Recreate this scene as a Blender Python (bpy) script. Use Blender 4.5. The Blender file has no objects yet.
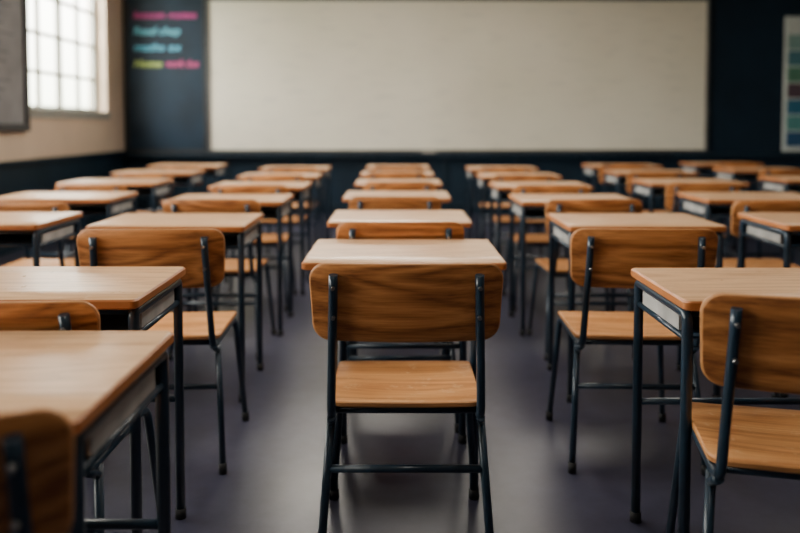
import bpy, bmesh, math, random
from mathutils import Vector, Matrix
random.seed(7)
scene = bpy.context.scene
COL = scene.collection

# ------------------------------------------------------------ materials
def new_mat(name):
    m = bpy.data.materials.new(name); m.use_nodes = True
    nt = m.node_tree; b = nt.nodes['Principled BSDF']
    return m, nt, b
def N(nt, t, **kw):
    n = nt.nodes.new(t)
    for k, v in kw.items(): setattr(n, k, v)
    return n
def ramp(nt, stops):
    r = N(nt, 'ShaderNodeValToRGB'); e = r.color_ramp.elements
    e[0].position, e[0].color = stops[0][0], (*stops[0][1], 1)
    e[1].position, e[1].color = stops[-1][0], (*stops[-1][1], 1)
    for p, c in stops[1:-1]:
        x = e.new(p); x.color = (*c, 1)
    return r
def simple(name, col, rough=0.5, metal=0.0, var=0.12, scale=6, spec=0.5):
    m, nt, b = new_mat(name)
    tc = N(nt, 'ShaderNodeTexCoord'); n = N(nt, 'ShaderNodeTexNoise')
    n.inputs['Scale'].default_value = scale; n.inputs['Detail'].default_value = 5
    nt.links.new(tc.outputs['Object'], n.inputs['Vector'])
    lo = tuple(c*(1-var) for c in col); hi = tuple(min(1, c*(1+var)) for c in col)
    r = ramp(nt, [(0.3, lo), (0.7, hi)])
    nt.links.new(n.outputs['Fac'], r.inputs['Fac']); nt.links.new(r.outputs['Color'], b.inputs['Base Color'])
    b.inputs['Roughness'].default_value = rough; b.inputs['Metallic'].default_value = metal
    b.inputs['Specular IOR Level'].default_value = spec
    return m
def wood(name, dark, mid, light, rough, ringscale=7.0, ringw=0.3, worn=0.0, wearcol=(0.6,0.45,0.3), rvar=0.12):
    m, nt, b = new_mat(name); L = nt.links.new
    tc = N(nt, 'ShaderNodeTexCoord'); oi = N(nt, 'ShaderNodeObjectInfo')
    off = N(nt, 'ShaderNodeMath', operation='MULTIPLY'); off.inputs[1].default_value = 37.0
    L(oi.outputs['Random'], off.inputs[0])
    add = N(nt, 'ShaderNodeVectorMath', operation='ADD')
    cx = N(nt, 'ShaderNodeCombineXYZ'); L(off.outputs[0], cx.inputs['X']); L(off.outputs[0], cx.inputs['Z'])
    L(tc.outputs['Object'], add.inputs[0]); L(cx.outputs[0], add.inputs[1])
    mp = N(nt, 'ShaderNodeMapping'); mp.inputs['Scale'].default_value = (0.8, 6.0, 6.0); L(add.outputs[0], mp.inputs['Vector'])
    n1 = N(nt, 'ShaderNodeTexNoise'); n1.inputs['Scale'].default_value = 1.5; n1.inputs['Detail'].default_value = 1.0
    n1.inputs['Distortion'].default_value = 0.15; L(mp.outputs[0], n1.inputs['Vector'])
    mul = N(nt, 'ShaderNodeMath', operation='MULTIPLY'); mul.inputs[1].default_value = ringscale*3.0; L(n1.outputs['Fac'], mul.inputs[0])
    fr = N(nt, 'ShaderNodeMath', operation='PINGPONG'); fr.inputs[1].default_value = 1.0; L(mul.outputs[0], fr.inputs[0])
    mp2 = N(nt, 'ShaderNodeMapping'); mp2.inputs['Scale'].default_value = (6, 190, 190); L(add.outputs[0], mp2.inputs['Vector'])
    n2 = N(nt, 'ShaderNodeTexNoise'); n2.inputs['Scale'].default_value = 1.0; n2.inputs['Detail'].default_value = 5; L(mp2.outputs[0], n2.inputs['Vector'])
    mix = N(nt, 'ShaderNodeMath', operation='MULTIPLY_ADD'); mix.inputs[1].default_value = ringw
    sc = N(nt, 'ShaderNodeMath', operation='MULTIPLY'); sc.inputs[1].default_value = 1-ringw; L(n2.outputs['Fac'], sc.inputs[0])
    L(fr.outputs[0], mix.inputs[0]); L(sc.outputs[0], mix.inputs[2])
    r = ramp(nt, [(0.26, light), (0.5, mid), (0.74, dark)]); L(mix.outputs[0], r.inputs['Fac'])
    hs = N(nt, 'ShaderNodeHueSaturation'); L(r.outputs['Color'], hs.inputs['Color'])
    mr = N(nt, 'ShaderNodeMapRange'); mr.inputs['To Min'].default_value = 1-rvar; mr.inputs['To Max'].default_value = 1+rvar
    L(oi.outputs['Random'], mr.inputs['Value']); L(mr.outputs['Result'], hs.inputs['Value'])
    last = hs.outputs['Color']
    n3 = N(nt, 'ShaderNodeTexNoise'); n3.inputs['Scale'].default_value = 28; n3.inputs['Detail'].default_value = 8
    n3.inputs['Roughness'].default_value = 0.7; L(add.outputs[0], n3.inputs['Vector'])
    if worn > 0:
        wr = ramp(nt, [(0.58, (0,0,0)), (0.66, (1,1,1))]); L(n3.outputs['Fac'], wr.inputs['Fac'])
        ws = N(nt, 'ShaderNodeMath', operation='MULTIPLY'); ws.inputs[1].default_value = worn; L(wr.outputs['Color'], ws.inputs[0])
        mc = N(nt, 'ShaderNodeMixRGB'); mc.inputs['Color2'].default_value = (*wearcol, 1)
        L(ws.outputs[0], mc.inputs['Fac']); L(last, mc.inputs['Color1']); last = mc.outputs['Color']
    L(last, b.inputs['Base Color'])
    rr = N(nt, 'ShaderNodeMapRange'); rr.inputs['To Min'].default_value = rough-0.08; rr.inputs['To Max'].default_value = rough+0.14
    L(n3.outputs['Fac'], rr.inputs['Value']); L(rr.outputs['Result'], b.inputs['Roughness'])
    bp = N(nt, 'ShaderNodeBump'); bp.inputs['Strength'].default_value = 0.06; bp.inputs['Distance'].default_value = 0.002
    L(n2.outputs['Fac'], bp.inputs['Height']); L(bp.outputs['Normal'], b.inputs['Normal'])
    return m

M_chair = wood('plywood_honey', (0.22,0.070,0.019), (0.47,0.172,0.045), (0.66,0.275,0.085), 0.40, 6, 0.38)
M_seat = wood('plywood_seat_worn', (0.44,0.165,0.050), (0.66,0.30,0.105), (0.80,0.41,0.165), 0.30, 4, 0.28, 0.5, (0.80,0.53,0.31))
M_ply = simple('plywood_edge', (0.50,0.22,0.075), 0.5)
M_top = wood('desk_top_wood', (0.46,0.25,0.122), (0.64,0.385,0.205), (0.75,0.48,0.275), 0.28, 5, 0.26, 0.38, (0.79,0.58,0.39), 0.06)
M_tedge = simple('desk_edge_band', (0.42,0.145,0.038), 0.42)
M_metal = simple('dark_painted_steel', (0.014,0.031,0.052), 0.28, 0.0, 0.2, 20, 0.6)
M_rub = simple('black_rubber', (0.008,0.008,0.009), 0.7)
M_screw = simple('steel_screw', (0.35,0.34,0.33), 0.3, 1.0)
M_tray = simple('tray_pale_laminate', (0.40,0.39,0.37), 0.5, 0, 0.3, 9)

# ------------------------------------------------------------ mesh helpers
def fillet(pts, rad, seg=6):
    pts = [Vector(p) for p in pts]; out = [pts[0]]
    for i in range(1, len(pts)-1):
        a, p, c = pts[i-1], pts[i], pts[i+1]
        d1 = (a-p); d2 = (c-p); r = min(rad, d1.length*0.45, d2.length*0.45)
        s = p + d1.normalized()*r; e = p + d2.normalized()*r
        for k in range(seg+1):
            t = k/seg
            out.append((1-t)**2*s + 2*t*(1-t)*p + t*t*e)
    out.append(pts[-1]); return out
def tube(bm, pts, r, mat, n=12, rad=0.05):
    P = fillet(pts, rad) if len(pts) > 2 else [Vector(p) for p in pts]
    T = []
    for i in range(len(P)):
        a = P[max(0, i-1)]; b = P[min(len(P)-1, i+1)]; T.append((b-a).normalized())
    up = Vector((1,0,0)) if abs(T[0].x) < 0.8 else Vector((0,1,0))
    u = (up - T[0]*up.dot(T[0])).normalized(); rings = []
    for i in range(len(P)):
        u = (u - T[i]*u.dot(T[i])).normalized(); v = T[i].cross(u)
        rings.append([bm.verts.new(P[i] + u*r*math.cos(2*math.pi*k/n) + v*r*math.sin(2*math.pi*k/n)) for k in range(n)])
    for i in range(len(rings)-1):
        for k in range(n):
            f = bm.faces.new((rings[i][k], rings[i][(k+1)%n], rings[i+1][(k+1)%n], rings[i+1][k])); f.material_index = mat; f.smooth = True
    f = bm.faces.new(rings[0][::-1]); f.material_index = mat
    f = bm.faces.new(rings[-1]); f.material_index = mat
def box(bm, lo, hi, mat, bev=0.0):
    x0,y0,z0 = lo; x1,y1,z1 = hi
    v = [bm.verts.new(p) for p in ((x0,y0,z0),(x1,y0,z0),(x1,y1,z0),(x0,y1,z0),(x0,y0,z1),(x1,y0,z1),(x1,y1,z1),(x0,y1,z1))]
    fs = []
    for q in ((3,2,1,0),(4,5,6,7),(0,1,5,4),(1,2,6,5),(2,3,7,6),(3,0,4,7)):
        f = bm.faces.new([v[i] for i in q]); f.material_index = mat; fs.append(f)
    if bev > 0:
        es = list({e for f in fs for e in f.edges})
        r = bmesh.ops.bevel(bm, geom=es, offset=bev, segments=2, affect='EDGES', profile=0.5)
        for f in r['faces']: f.material_index = mat
def panel(bm, w, d, T, r, fn, m_top, m_bot, m_side, bev=0.003, nx=20, ny=6, taper=0.0):
    """rounded-rectangle slab; fn(u,v,t)->Vector, t from 0 (bottom) to T"""
    def grid(e):
        W = w/2-e; D = d/2-e; xs = []
        nc = 6
        for k in range(nc+1): xs.append(-W + r*(1-math.cos(math.pi/2*k/nc)))
        for k in range(1, nx): xs.append(-W + r + (2*W-2*r)*k/nx)
        for k in range(nc, -1, -1): xs.append(W - r*(1-math.cos(math.pi/2*k/nc)))
        g = []
        for x in xs:
            ex = max(0, abs(x)-(W-r)); h = D - r + math.sqrt(max(0, r*r-ex*ex))
            col = []
            for j in range(ny+1):
                y = -h + 2*h*j/ny
                col.append((x*(1 + taper*y/D), y))
            g.append(col)
        return g
    layers = [(0.0, bev), (bev, 0.0), (T-bev, 0.0), (T, bev)]
    def outline(g):
        nX = len(g)-1; nY = len(g[0])-1
        idx = [(i,0) for i in range(nX+1)] + [(nX,j) for j in range(1,nY+1)] + [(i,nY) for i in range(nX-1,-1,-1)] + [(0,j) for j in range(nY-1,0,-1)]
        return idx
    rims = []
    for li, (t, e) in enumerate(layers):
        g = grid(e); idx = outline(g)
        if li in (0, 3):
            V = [[bm.verts.new(fn(u, v, t)) for (u, v) in col] for col in g]
            for i in range(len(V)-1):
                for j in range(len(V[0])-1):
                    q = (V[i][j], V[i+1][j], V[i+1][j+1], V[i][j+1])
                    f = bm.faces.new(q if li == 3 else q[::-1]); f.material_index = m_top if li == 3 else m_bot; f.smooth = True
            rims.append([V[i][j] for i, j in idx])
        else:
            rims.append([bm.verts.new(fn(*g[i][j], t)) for i, j in idx])
    for a, b in zip(rims[:-1], rims[1:]):
        n = len(a)
        for k in range(n):
            f = bm.faces.new((a[k], a[(k+1)%n], b[(k+1)%n], b[k])); f.material_index = m_side; f.smooth = False
def finish(bm, name, mats):
    me = bpy.data.meshes.new(name + '_mesh'); bm.to_mesh(me); bm.free()
    for m in mats: me.materials.append(m)
    return me
def add_obj(name, me, loc=(0,0,0), rz=0, parent=None):
    o = bpy.data.objects.new(name, me); COL.objects.link(o); o.location = loc; o.rotation_euler = (0,0,rz)
    if parent: o.parent = parent
    return o

# ------------------------------------------------------------ chair
def make_chair():
    bm = bmesh.new(); R = 0.0112
    WD, ST, PL, ME, RU, SC = range(6)
    def seat(u, v, t):
        z = 0.436 + t - 0.009*math.cos(min(1, abs(u)/0.2)*math.pi/2)*math.exp(-((v+0.03)/0.13)**2)
        if v > 0.11: z -= (v-0.11)**2*2.2
        if v < -0.13: z += (-0.13-v)**2*1.5
        return Vector((u, v, z))
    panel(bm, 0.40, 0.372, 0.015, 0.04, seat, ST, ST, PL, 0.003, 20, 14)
    def back(u, v, t):
        y = -0.2615 - 0.145*v + 0.42*u*u - 0.012 + t
        return Vector((u, y, 0.733 + v - 0.05*u*u*(1 if v > 0 else -0.6)))
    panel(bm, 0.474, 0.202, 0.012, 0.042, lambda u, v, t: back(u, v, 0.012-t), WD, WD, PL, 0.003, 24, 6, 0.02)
    for s in (-1, 1):
        tube(bm, [(s*0.178,-0.2815,0.806), (s*0.180,-0.2715,0.735), (s*0.190,-0.225,0.425), (s*0.190,0.155,0.425), (s*0.222,0.195,0.012)], R, ME, 12, 0.045)
        tube(bm, [(s*0.194,-0.165,0.422), (s*0.222,-0.235,0.012)], R, ME)
        for (x, y) in ((0.222,0.195),(0.222,-0.235)):
            tube(bm, [(s*x, y, 0.0), (s*x*0.993, y*0.993, 0.035)], 0.0142, RU)
        tube(bm, [(s*0.190,-0.222,0.43), (s*0.196,-0.175,0.40)], R*0.9, ME)
        for zz in (0.775, 0.700):
            yy = -0.2775 - 0.145*(zz-0.738)
            tube(bm, [(s*0.1785, yy-0.017, zz), (s*0.1785, yy-0.002, zz)], 0.0048, SC, 10)
    tube(bm, [(-0.189,-0.150,0.422), (0.189,-0.150,0.422)], R, ME)
    tube(bm, [(-0.189,0.135,0.420), (0.189,0.135,0.420)], R, ME)
    tube(bm, [(-0.203,-0.189,0.280), (0.203,-0.189,0.280)], 0.0100, ME)
    return finish(bm, 'classroom_chair', [M_chair, M_seat, M_ply, M_metal, M_rub, M_screw])
chair_me = make_chair()
# ------------------------------------------------------------ desk
D = 0.455
def make_desk(w, inset):
    bm = bmesh.new(); TP, ED, ME, TR, RU = range(5)
    panel(bm, w, D, 0.024, 0.018, lambda u, v, t: Vector((u, v + D/2, 0.726+t)), TP, TP, ED, 0.004, 8, 4)
    lx = w/2 - inset; yf, yb = 0.035, D-0.03; r = 0.0138
    for s in (-1, 1):
        tube(bm, [(s*lx, yf, 0.012), (s*lx, yf, 0.7125), (s*lx, yb, 0.7125), (s*lx, yb, 0.012)], r, ME, 12, 0.02)
        tube(bm, [(s*lx, yf, 0.650), (s*lx, yb, 0.650)], 0.008, ME)
        for y in (yf, yb): tube(bm, [(s*lx, y, 0.0), (s*lx, y, 0.03)], 0.0165, RU)
        box(bm, (s*lx-0.004, yf+0.05, 0.660), (s*lx+0.004, yb-0.05, 0.697), TR, 0.001)
    tube(bm, [(-lx, yb, 0.7125), (lx, yb, 0.7125)], r*0.9, ME)
    tube(bm, [(-lx, yf+0.02, 0.7125), (lx, yf+0.02, 0.7125)], r*0.8, ME)
    tube(bm, [(-lx, yb, 0.36), (lx, yb, 0.36)], 0.010, ME)
    tube(bm, [(-lx, yf+0.03, 0.650), (lx, yf+0.03, 0.650)], 0.007, ME)
    box(bm, (-lx+0.004, yf+0.03, 0.650), (lx-0.004, yb-0.01, 0.657), ME, 0.001)
    box(bm, (-lx+0.014, yb-0.012, 0.655), (lx-0.014, yb-0.002, 0.700), ME, 0.001)
    return finish(bm, 'school_desk', [M_top, M_tedge, M_metal, M_tray, M_rub])
desk_c = make_desk(0.63, 0.095)
desk_s = make_desk(0.66, 0.020)
desk_w = make_desk(0.72, 0.020)
def desk(me, xc, yf, rz=0, sy=1.0):
    o = add_obj('school_desk', me, (xc, yf, 0), rz); o.scale = (1, sy, 1)
def chair(xc, yc, deg=0, sz=1.0):
    o = add_obj('classroom_chair', chair_me, (xc, yc, 0), math.radians(deg)); o.scale = (1, 1, sz)

# centre column
for i, (yf, dx, cd, sz) in enumerate([(2.15,0.022,0,1), (3.05,0.012,1.0,.975), (4.08,0.0,-1,.965), (5.06,0.01,1,.96), (6.02,0.0,0,.96), (7.0,0.01,0,.95)]):
    desk(desk_c, 0.022 if i == 0 else dx, yf)
    chair(dx+(0.001 if i == 0 else random.uniform(-.01,.01)), yf-0.155, cd, sz)
# right inner column
RC = [(2.93,1.045,2.575,0.82,-2,1), (3.88,1.01,3.735,0.965,1,.97), (4.82,1.01,4.665,0.96,0,.96), (5.78,1.02,5.63,0.97,-1,.955), (6.8,1.03,6.64,0.98,0,.95)]
desk(desk_s, 1.015, 1.675, 0, 0.89); chair(0.907, 1.635, -12)
for yf, xd, cy, cxx, a, sz in RC: desk(desk_s, xd, yf); chair(cxx, cy, a, sz)
# left inner column
desk(desk_s, -0.955, 1.69, 0, 0.9); chair(-0.868, 1.738, 0, 0.965)
LC = [(2.93,-0.965,2.57,-0.815,2,1), (3.88,-0.96,3.735,-0.91,0,.97), (4.82,-0.96,4.665,-0.92,1,.96), (5.78,-0.98,5.63,-0.93,0,.955), (6.8,-1.0,6.64,-0.95,0,.95)]
for yf, xd, cy, cxx, a, sz in LC: desk(desk_s, xd, yf); chair(cxx, cy, a, sz)
# foreground left desk and chair
desk(desk_s, -0.783, 0.985); chair(-0.70, 1.03, 17)
# right outer column
for yf, xe, co in [(1.72,1.60,-.02), (2.96,1.635,-.18), (3.99,1.75,-.20), (5.1,1.825,-.18), (6.22,1.93,-.18), (7.25,2.0,-.18)]:
    xc = xe+0.36
    desk(desk_w, xc, yf); chair(xc+co, yf-0.205, random.uniform(-1,1), .955)
# left outer column
for yf, xe, co in [(1.72,-1.5,0.0), (2.98,-1.52,.2), (4.02,-1.63,.1), (5.12,-1.75,.1), (6.22,-1.80,.1), (7.25,-1.84,.1)]:
    xc = xe-0.36
    desk(desk_w, xc, yf); chair(xc+co, yf-0.205, random.uniform(-1,1), .94)
# far right column
for yf, xe in [(4.4,2.9), (5.4,2.97), (6.6,3.13), (7.6, 3.2)]:
    desk(desk_w, xe+0.36, yf); chair(xe+0.25, yf-0.205, random.uniform(-1,1), .95)

# ------------------------------------------------------------ room
XL, XR, YB, YF, H = -3.56, 5.9, 9.3, -3.3, 3.3
M_wall = simple('cream_plaster', (0.70,0.54,0.40), 0.85, 0, 0.06, 2.0)
M_navy = simple('dark_navy_wall_paint', (0.007,0.020,0.036), 0.6, 0, 0.2, 2.0, 0.25)
M_dado = simple('dark_dado_paint', (0.007,0.019,0.032), 0.45, 0, 0.25, 3.0, 0.3)
M_rwall = simple('wall_low_bounce', (0.10,0.09,0.085), 0.85, 0, 0.06, 2.0)  # right and rear walls out of view, colour darkened to cut bounced fill
M_ceil = simple('ceiling_low_bounce', (0.34,0.33,0.32), 0.9, 0, 0.04, 2.0)  # unseen ceiling, albedo lowered for less fill light and more contrast
M_frame = simple('window_frame_paint', (0.40,0.40,0.36), 0.5, 0, 0.05)
m, nt, b = new_mat('worn_concrete_floor'); L = nt.links.new
tc = N(nt, 'ShaderNodeTexCoord')
n1 = N(nt, 'ShaderNodeTexNoise'); n1.inputs['Scale'].default_value = 1.0; n1.inputs['Detail'].default_value = 7; n1.inputs['Roughness'].default_value = 0.55
n2 = N(nt, 'ShaderNodeTexNoise'); n2.inputs['Scale'].default_value = 14; n2.inputs['Detail'].default_value = 8; n2.inputs['Roughness'].default_value = 0.7
L(tc.outputs['Object'], n1.inputs['Vector']); L(tc.outputs['Object'], n2.inputs['Vector'])
r1 = ramp(nt, [(0.3,(0.026,0.027,0.046)), (0.5,(0.040,0.040,0.066)), (0.72,(0.060,0.058,0.088))]); L(n1.outputs['Fac'], r1.inputs['Fac'])
r2 = ramp(nt, [(0.35,(0.80,0.80,0.80)), (0.65,(1.16,1.16,1.16))]); L(n2.outputs['Fac'], r2.inputs['Fac'])
mx = N(nt, 'ShaderNodeMixRGB', blend_type='MULTIPLY'); mx.inputs['Fac'].default_value = 1
L(r1.outputs['Color'], mx.inputs['Color1']); L(r2.outputs['Color'], mx.inputs['Color2']); L(mx.outputs['Color'], b.inputs['Base Color'])
rr = N(nt, 'ShaderNodeMapRange'); rr.inputs['To Min'].default_value = 0.22; rr.inputs['To Max'].default_value = 0.40
L(n1.outputs['Fac'], rr.inputs['Value']); L(rr.outputs['Result'], b.inputs['Roughness'])
b.inputs['Specular IOR Level'].default_value = 0.42
M_floor = m

def boxes(name, lst, mats, bev=0.0, parent=None):
    bm = bmesh.new()
    for it in lst: box(bm, it[0], it[1], it[2] if len(it) > 2 else 0, bev)
    return add_obj(name, finish(bm, name, mats), parent=parent)
boxes('floor', [((XL-0.3,YF-0.2,-0.1),(XR+0.2,YB+0.2,0))], [M_floor])
boxes('ceiling', [((XL-0.3,YF-0.2,H),(XR+0.2,YB+0.2,H+0.1))], [M_ceil])
boxes('wall_back', [((XL-0.3,YB,0),(XR+0.2,YB+0.2,H))], [M_navy])
boxes('wall_right', [((XR,YF,0),(XR+0.2,YB,H))], [M_rwall])
boxes('wall_rear', [((XL-0.3,YF-0.2,0),(XR+0.2,YF,H))], [M_rwall])
wins = [(6.92, 8.74), (2.7, 4.9), (-0.2, 2.0)]
ZS, ZT, TH = 1.30, 2.95, 0.22
lst = [((XL-TH,YF,0.84),(XL,YB,ZS)), ((XL-TH,YF,ZT),(XL,YB,H)), ((XL-TH,YF,0),(XL,YB,0.84),1)]
cur = YB
for a, c in wins:
    lst.append(((XL-TH,c,ZS),(XL,cur,ZT))); cur = a
lst.append(((XL-TH,YF,ZS),(XL,cur,ZT)))
boxes('wall_left', lst, [M_wall, M_dado])
for k, (a, c) in enumerate(wins):
    bm = bmesh.new(); X0, X1 = XL-0.18, XL-0.12
    box(bm, (X0,a,ZS),(X1,a+0.06,ZT),0,0.004); box(bm, (X0,c-0.06,ZS),(X1,c,ZT),0,0.004)
    box(bm, (X0,a+0.06,ZS),(X1,c-0.06,ZS+0.07),0,0.004); box(bm, (X0,a+0.06,ZT-0.06),(X1,c-0.06,ZT),0,0.004)
    for i in range(1, 4):
        y = a + (c-a)*i/4; hw = 0.042 if i == 2 else 0.018
        box(bm, (X0+0.01,y-hw,ZS+0.07),(X1-0.008,y+hw,ZT-0.06),0,0.003)
    for z in (1.72, 2.12, 2.52):
        box(bm, (X0+0.012,a+0.06,z-0.017),(X1-0.012,c-0.06,z+0.017),0,0.003)
    box(bm, (XL-0.12,a,ZS),(XL+0.05,c,ZS+0.025),0,0.004)
    box(bm, (XL,a-0.03,ZS-0.06),(XL+0.02,c+0.05,ZS),0,0.003)
    me = finish(bm, 'window', [M_frame]); add_obj('window_%d' % (k+1), me)
boxes('trim_1', [((XL,YF,0.80),(XL+0.05,YB,0.84))], [M_dado], 0.004)
boxes('baseboard_left', [((XL,YF,0),(XL+0.02,YB,0.12))], [M_dado], 0.003)
boxes('trim_2', [((XL+0.05,YB-0.12,0.745),(XR,YB,0.80))], [M_dado], 0.006)
lst = [((XL+0.05,YB-0.03,0.0),(XR,YB,0.14))]
x = -3.2
while x < XR-0.1:
    lst.append(((x,YB-0.025,0.14),(x+0.05,YB,0.745))); x += 0.95
boxes('baseboard_back', lst, [M_dado], 0.003)

# ------------------------------------------------------------ whiteboard
m, nt, b = new_mat('whiteboard_enamel'); L = nt.links.new
tc = N(nt, 'ShaderNodeTexCoord')
n1 = N(nt, 'ShaderNodeTexNoise'); n1.inputs['Scale'].default_value = 0.7; n1.inputs['Detail'].default_value = 2
mp = N(nt, 'ShaderNodeMapping'); mp.inputs['Scale'].default_value = (2.2,1,16); L(tc.outputs['Object'], mp.inputs['Vector'])
n2 = N(nt, 'ShaderNodeTexNoise'); n2.inputs['Scale'].default_value = 1.2; n2.inputs['Detail'].default_value = 4; L(mp.outputs[0], n2.inputs['Vector'])
L(tc.outputs['Object'], n1.inputs['Vector'])
r1 = ramp(nt, [(0.3,(0.78,0.73,0.59)), (0.7,(0.88,0.83,0.69))]); L(n1.outputs['Fac'], r1.inputs['Fac'])
r2 = ramp(nt, [(0.56,(1,1,1)), (0.68,(0.84,0.85,0.87))]); L(n2.outputs['Fac'], r2.inputs['Fac'])
mx = N(nt, 'ShaderNodeMixRGB', blend_type='MULTIPLY'); mx.inputs['Fac'].default_value = 0.6
L(r1.outputs['Color'], mx.inputs['Color1']); L(r2.outputs['Color'], mx.inputs['Color2']); L(mx.outputs['Color'], b.inputs['Base Color'])
b.inputs['Roughness'].default_value = 0.36
M_wb = m
M_alu = simple('grey_aluminium', (0.16,0.16,0.16), 0.4, 0.6)
wx0, wx1, wz0, wz1 = -2.415, 4.0, 0.85, 2.765; yb = YB-0.004
boxes('whiteboard', [((wx0,yb-0.05,wz0),(wx1,yb,wz1),0),
    ((wx0-0.035,yb-0.065,wz0-0.03),(wx0,yb,wz1+0.03),1), ((wx1,yb-0.065,wz0-0.03),(wx1+0.035,yb,wz1+0.03),1),
    ((wx0,yb-0.065,wz0-0.03),(wx1,yb,wz0),1), ((wx0,yb-0.065,wz1),(wx1,yb,wz1+0.03),1)], [M_wb, M_alu])
M_felt = simple('eraser_felt', (0.12,0.12,0.13), 0.9)
M_body = simple('eraser_body', (0.55,0.50,0.42), 0.5)
boxes('board_eraser', [((0.33,yb-0.112,0.80),(0.50,yb-0.07,0.815),0), ((0.33,yb-0.112,0.815),(0.50,yb-0.07,0.832),1)], [M_felt, M_body], 0.002)

# ------------------------------------------------------------ chalkboard with writing
M_cb = simple('chalkboard_slate', (0.008,0.022,0.040), 0.6, 0, 0.35, 2.5, 0.3)
M_cbf = simple('chalkboard_frame', (0.02,0.022,0.026), 0.5)
cb = boxes('chalkboard', [((-3.49,yb-0.03,0.85),(-2.51,yb,3.05),0), ((-3.53,yb-0.045,0.81),(-3.49,yb,3.09),1), ((-2.51,yb-0.045,0.81),(-2.475,yb,3.09),1),
    ((-3.49,yb-0.045,0.81),(-2.51,yb,0.85),1), ((-3.49,yb-0.045,3.05),(-2.51,yb,3.09),1)], [M_cb, M_cbf])
def chalk(name, txt, col, x, z, size, wid=None):
    cu = bpy.data.curves.new(name, 'FONT'); cu.body = txt; cu.size = size; cu.extrude = 0.001; cu.offset = 0.001; cu.shear = 0.2
    mm = simple(name + '_chalk', col, 0.9); cu.materials.append(mm)
    o = bpy.data.objects.new(name, cu); COL.objects.link(o); o.location = (x, yb-0.032, z); o.rotation_euler = (math.pi/2,0,0); o.parent = cb
    bpy.context.view_layer.update()
    if wid: o.scale.x = wid/max(0.01, o.dimensions.x)
chalk('writing_line_1', 'lesson notes', (0.62,0.06,0.30), -3.42, 2.55, 0.13, 0.82)
chalk('writing_line_2', 'Read chap', (0.18,0.62,0.80), -3.42, 2.34, 0.14, 0.60)
chalk('writing_line_3', 'maths ex', (0.14,0.55,0.78), -3.42, 2.13, 0.14, 0.62)
chalk('writing_line_4', 'Home', (0.60,0.75,0.18), -3.42, 1.92, 0.13, 0.36)
chalk('writing_line_5', 'work due', (0.80,0.10,0.32), -3.0, 1.92, 0.14, 0.42)

# ------------------------------------------------------------ colour poster right, notice board left
M_pw = simple('poster_paper', (0.62,0.66,0.62), 0.7)
cols = [(0.22,0.36,0.33),(0.07,0.20,0.24),(0.10,0.26,0.17),(0.10,0.06,0.08),(0.03,0.16,0.26),(0.10,0.32,0.30),(0.02,0.09,0.20),(0.20,0.30,0.36)]
pm = [M_pw, M_cbf] + [simple('poster_swatch_%d' % i, c, 0.6) for i, c in enumerate(cols)]
px0, px1, pz0, pz1 = 5.05, 5.71, 0.84, 2.56
lst = [((px0-0.015,yb-0.02,pz0-0.015),(px1+0.015,yb,pz1+0.015),0), ((px0,yb-0.024,pz0),(px1,yb-0.02,pz1),0)]
for r in range(7):
    for c in range(2):
        z1 = pz1-0.22-r*0.21; x0 = px0+0.022+c*0.315
        lst.append(((x0,yb-0.026,z1-0.19),(x0+0.298,yb-0.024,z1),2+(r+c*3)%8))
boxes('colour_chart_poster', lst, pm)
M_pin = simple('notice_paper', (0.25,0.25,0.26), 0.8, 0, 0.15, 5)
M_pin2 = simple('notice_print', (0.15,0.15,0.16), 0.8)
M_pf = simple('notice_frame', (0.025,0.022,0.028), 0.4)
xn = XL+0.004
lst = [((xn,5.0,1.18),(xn+0.03,6.74,2.62),0), ((xn,5.0,1.11),(xn+0.05,6.81,1.18),1), ((xn,5.0,2.62),(xn+0.05,6.81,2.69),1), ((xn,6.74,1.18),(xn+0.05,6.81,2.62),1), ((xn,4.95,1.11),(xn+0.05,5.0,2.69),1)]
for i in range(14):
    z = 2.5-i*0.085
    lst.append(((xn+0.03,5.5+random.uniform(0,.1),z),(xn+0.032,6.6-random.uniform(0,.35),z+0.016),2))
boxes('framed_notice_board', lst, [M_pin, M_pf, M_pin2])

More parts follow.
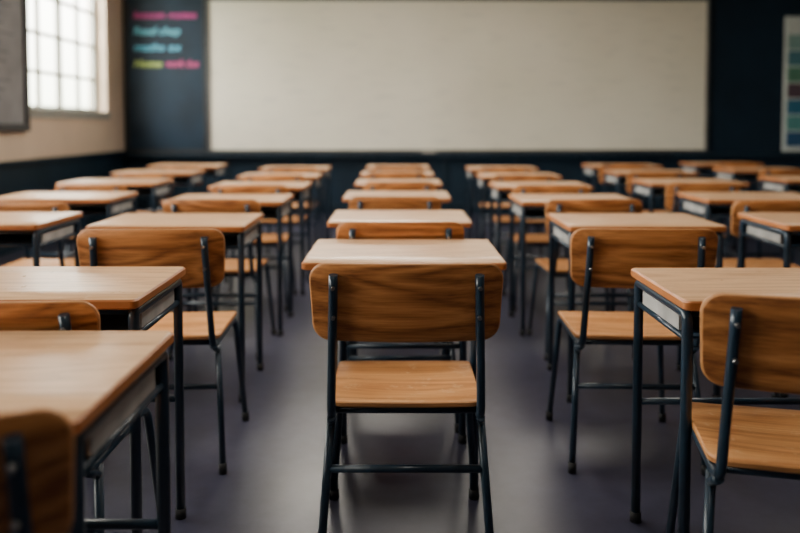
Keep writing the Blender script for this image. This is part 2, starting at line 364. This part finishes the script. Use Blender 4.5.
# ------------------------------------------------------------ unseen ceiling lamps (fixtures + light), two of them added for the whiteboard
m, nt, b = new_mat('lamp_diffuser'); b.inputs['Emission Color'].default_value = (1,0.93,0.82,1); b.inputs['Emission Strength'].default_value = 3.0
M_lamp = m
def ceil_lamp(lx, ly, e, tilt=0, rot=0, col=(1,0.93,0.82)):
    bm = bmesh.new(); box(bm, (-0.16,-0.62,-0.05),(0.16,0.62,0.0),0,0.005); box(bm, (-0.14,-0.6,-0.058),(0.14,0.6,-0.05),1)
    add_obj('unseen_ceiling_fixture', finish(bm, 'fixture', [M_frame, M_lamp]), (lx, ly, H), rot)
    ld = bpy.data.lights.new('ceiling_light', 'AREA'); ld.shape = 'RECTANGLE'; ld.size = 0.5; ld.size_y = 1.3
    ld.energy = e; ld.color = col
    o = bpy.data.objects.new('unseen_ceiling_lamp', ld); COL.objects.link(o); o.location = (lx, ly, H-0.10)
    o.rotation_euler = (0, tilt, rot)
for lx, ly, e in [(0.2,0.4,12),(0.2,3.0,48),(0.2,6.0,34),(3.4,2.2,3),(3.4,5.4,8)]: ceil_lamp(lx, ly, e)
ceil_lamp(-0.6, 7.7, 98, math.radians(-50), math.radians(-90)); ceil_lamp(1.5, 7.7, 38, math.radians(-50), math.radians(-90))  # added lamps out of view, tilted at the whiteboard to brighten it
for k, (a, c) in enumerate(wins):
    ld = bpy.data.lights.new('daylight', 'AREA'); ld.shape = 'RECTANGLE'; ld.size = (c-a); ld.size_y = 1.6
    ld.energy = (240, 230, 50)[k]; ld.color = (1,0.98,0.93)
    o = bpy.data.objects.new('window_daylight', ld); COL.objects.link(o)
    o.location = (XL-0.75, (a+c)/2, 2.55 if k else 2.9); o.rotation_euler = Vector((1,0,-0.22)).to_track_quat('-Z','Z').to_euler()

# world
w = bpy.data.worlds.new('daylight_sky'); scene.world = w; w.use_nodes = True; nt = w.node_tree; L = nt.links.new
bg = nt.nodes['Background']; tc = N(nt, 'ShaderNodeTexCoord'); sp = N(nt, 'ShaderNodeSeparateXYZ'); L(tc.outputs['Generated'], sp.inputs[0])
r = ramp(nt, [(0.0,(0.25,0.28,0.18)), (0.03,(0.75,0.78,0.62)), (0.15,(1.0,0.98,0.88))]); L(sp.outputs['Z'], r.inputs['Fac'])
L(r.outputs['Color'], bg.inputs['Color']); bg.inputs['Strength'].default_value = 13.0

# ------------------------------------------------------------ camera
cam = bpy.data.cameras.new('camera'); co = bpy.data.objects.new('camera', cam); COL.objects.link(co)
co.location = (0,0,1.17); pitch = 2.5
co.rotation_euler = (math.radians(90-pitch),0,0)
F = 711; cam.sensor_width = 36; cam.lens = F/800*36
cam.shift_x = 3/800; cam.shift_y = -(266.5-125-F*math.tan(math.radians(pitch)))/800
cam.dof.use_dof = True; cam.dof.focus_distance = 1.82; cam.dof.aperture_fstop = 1.4
cam.clip_start = 0.05
scene.camera = co
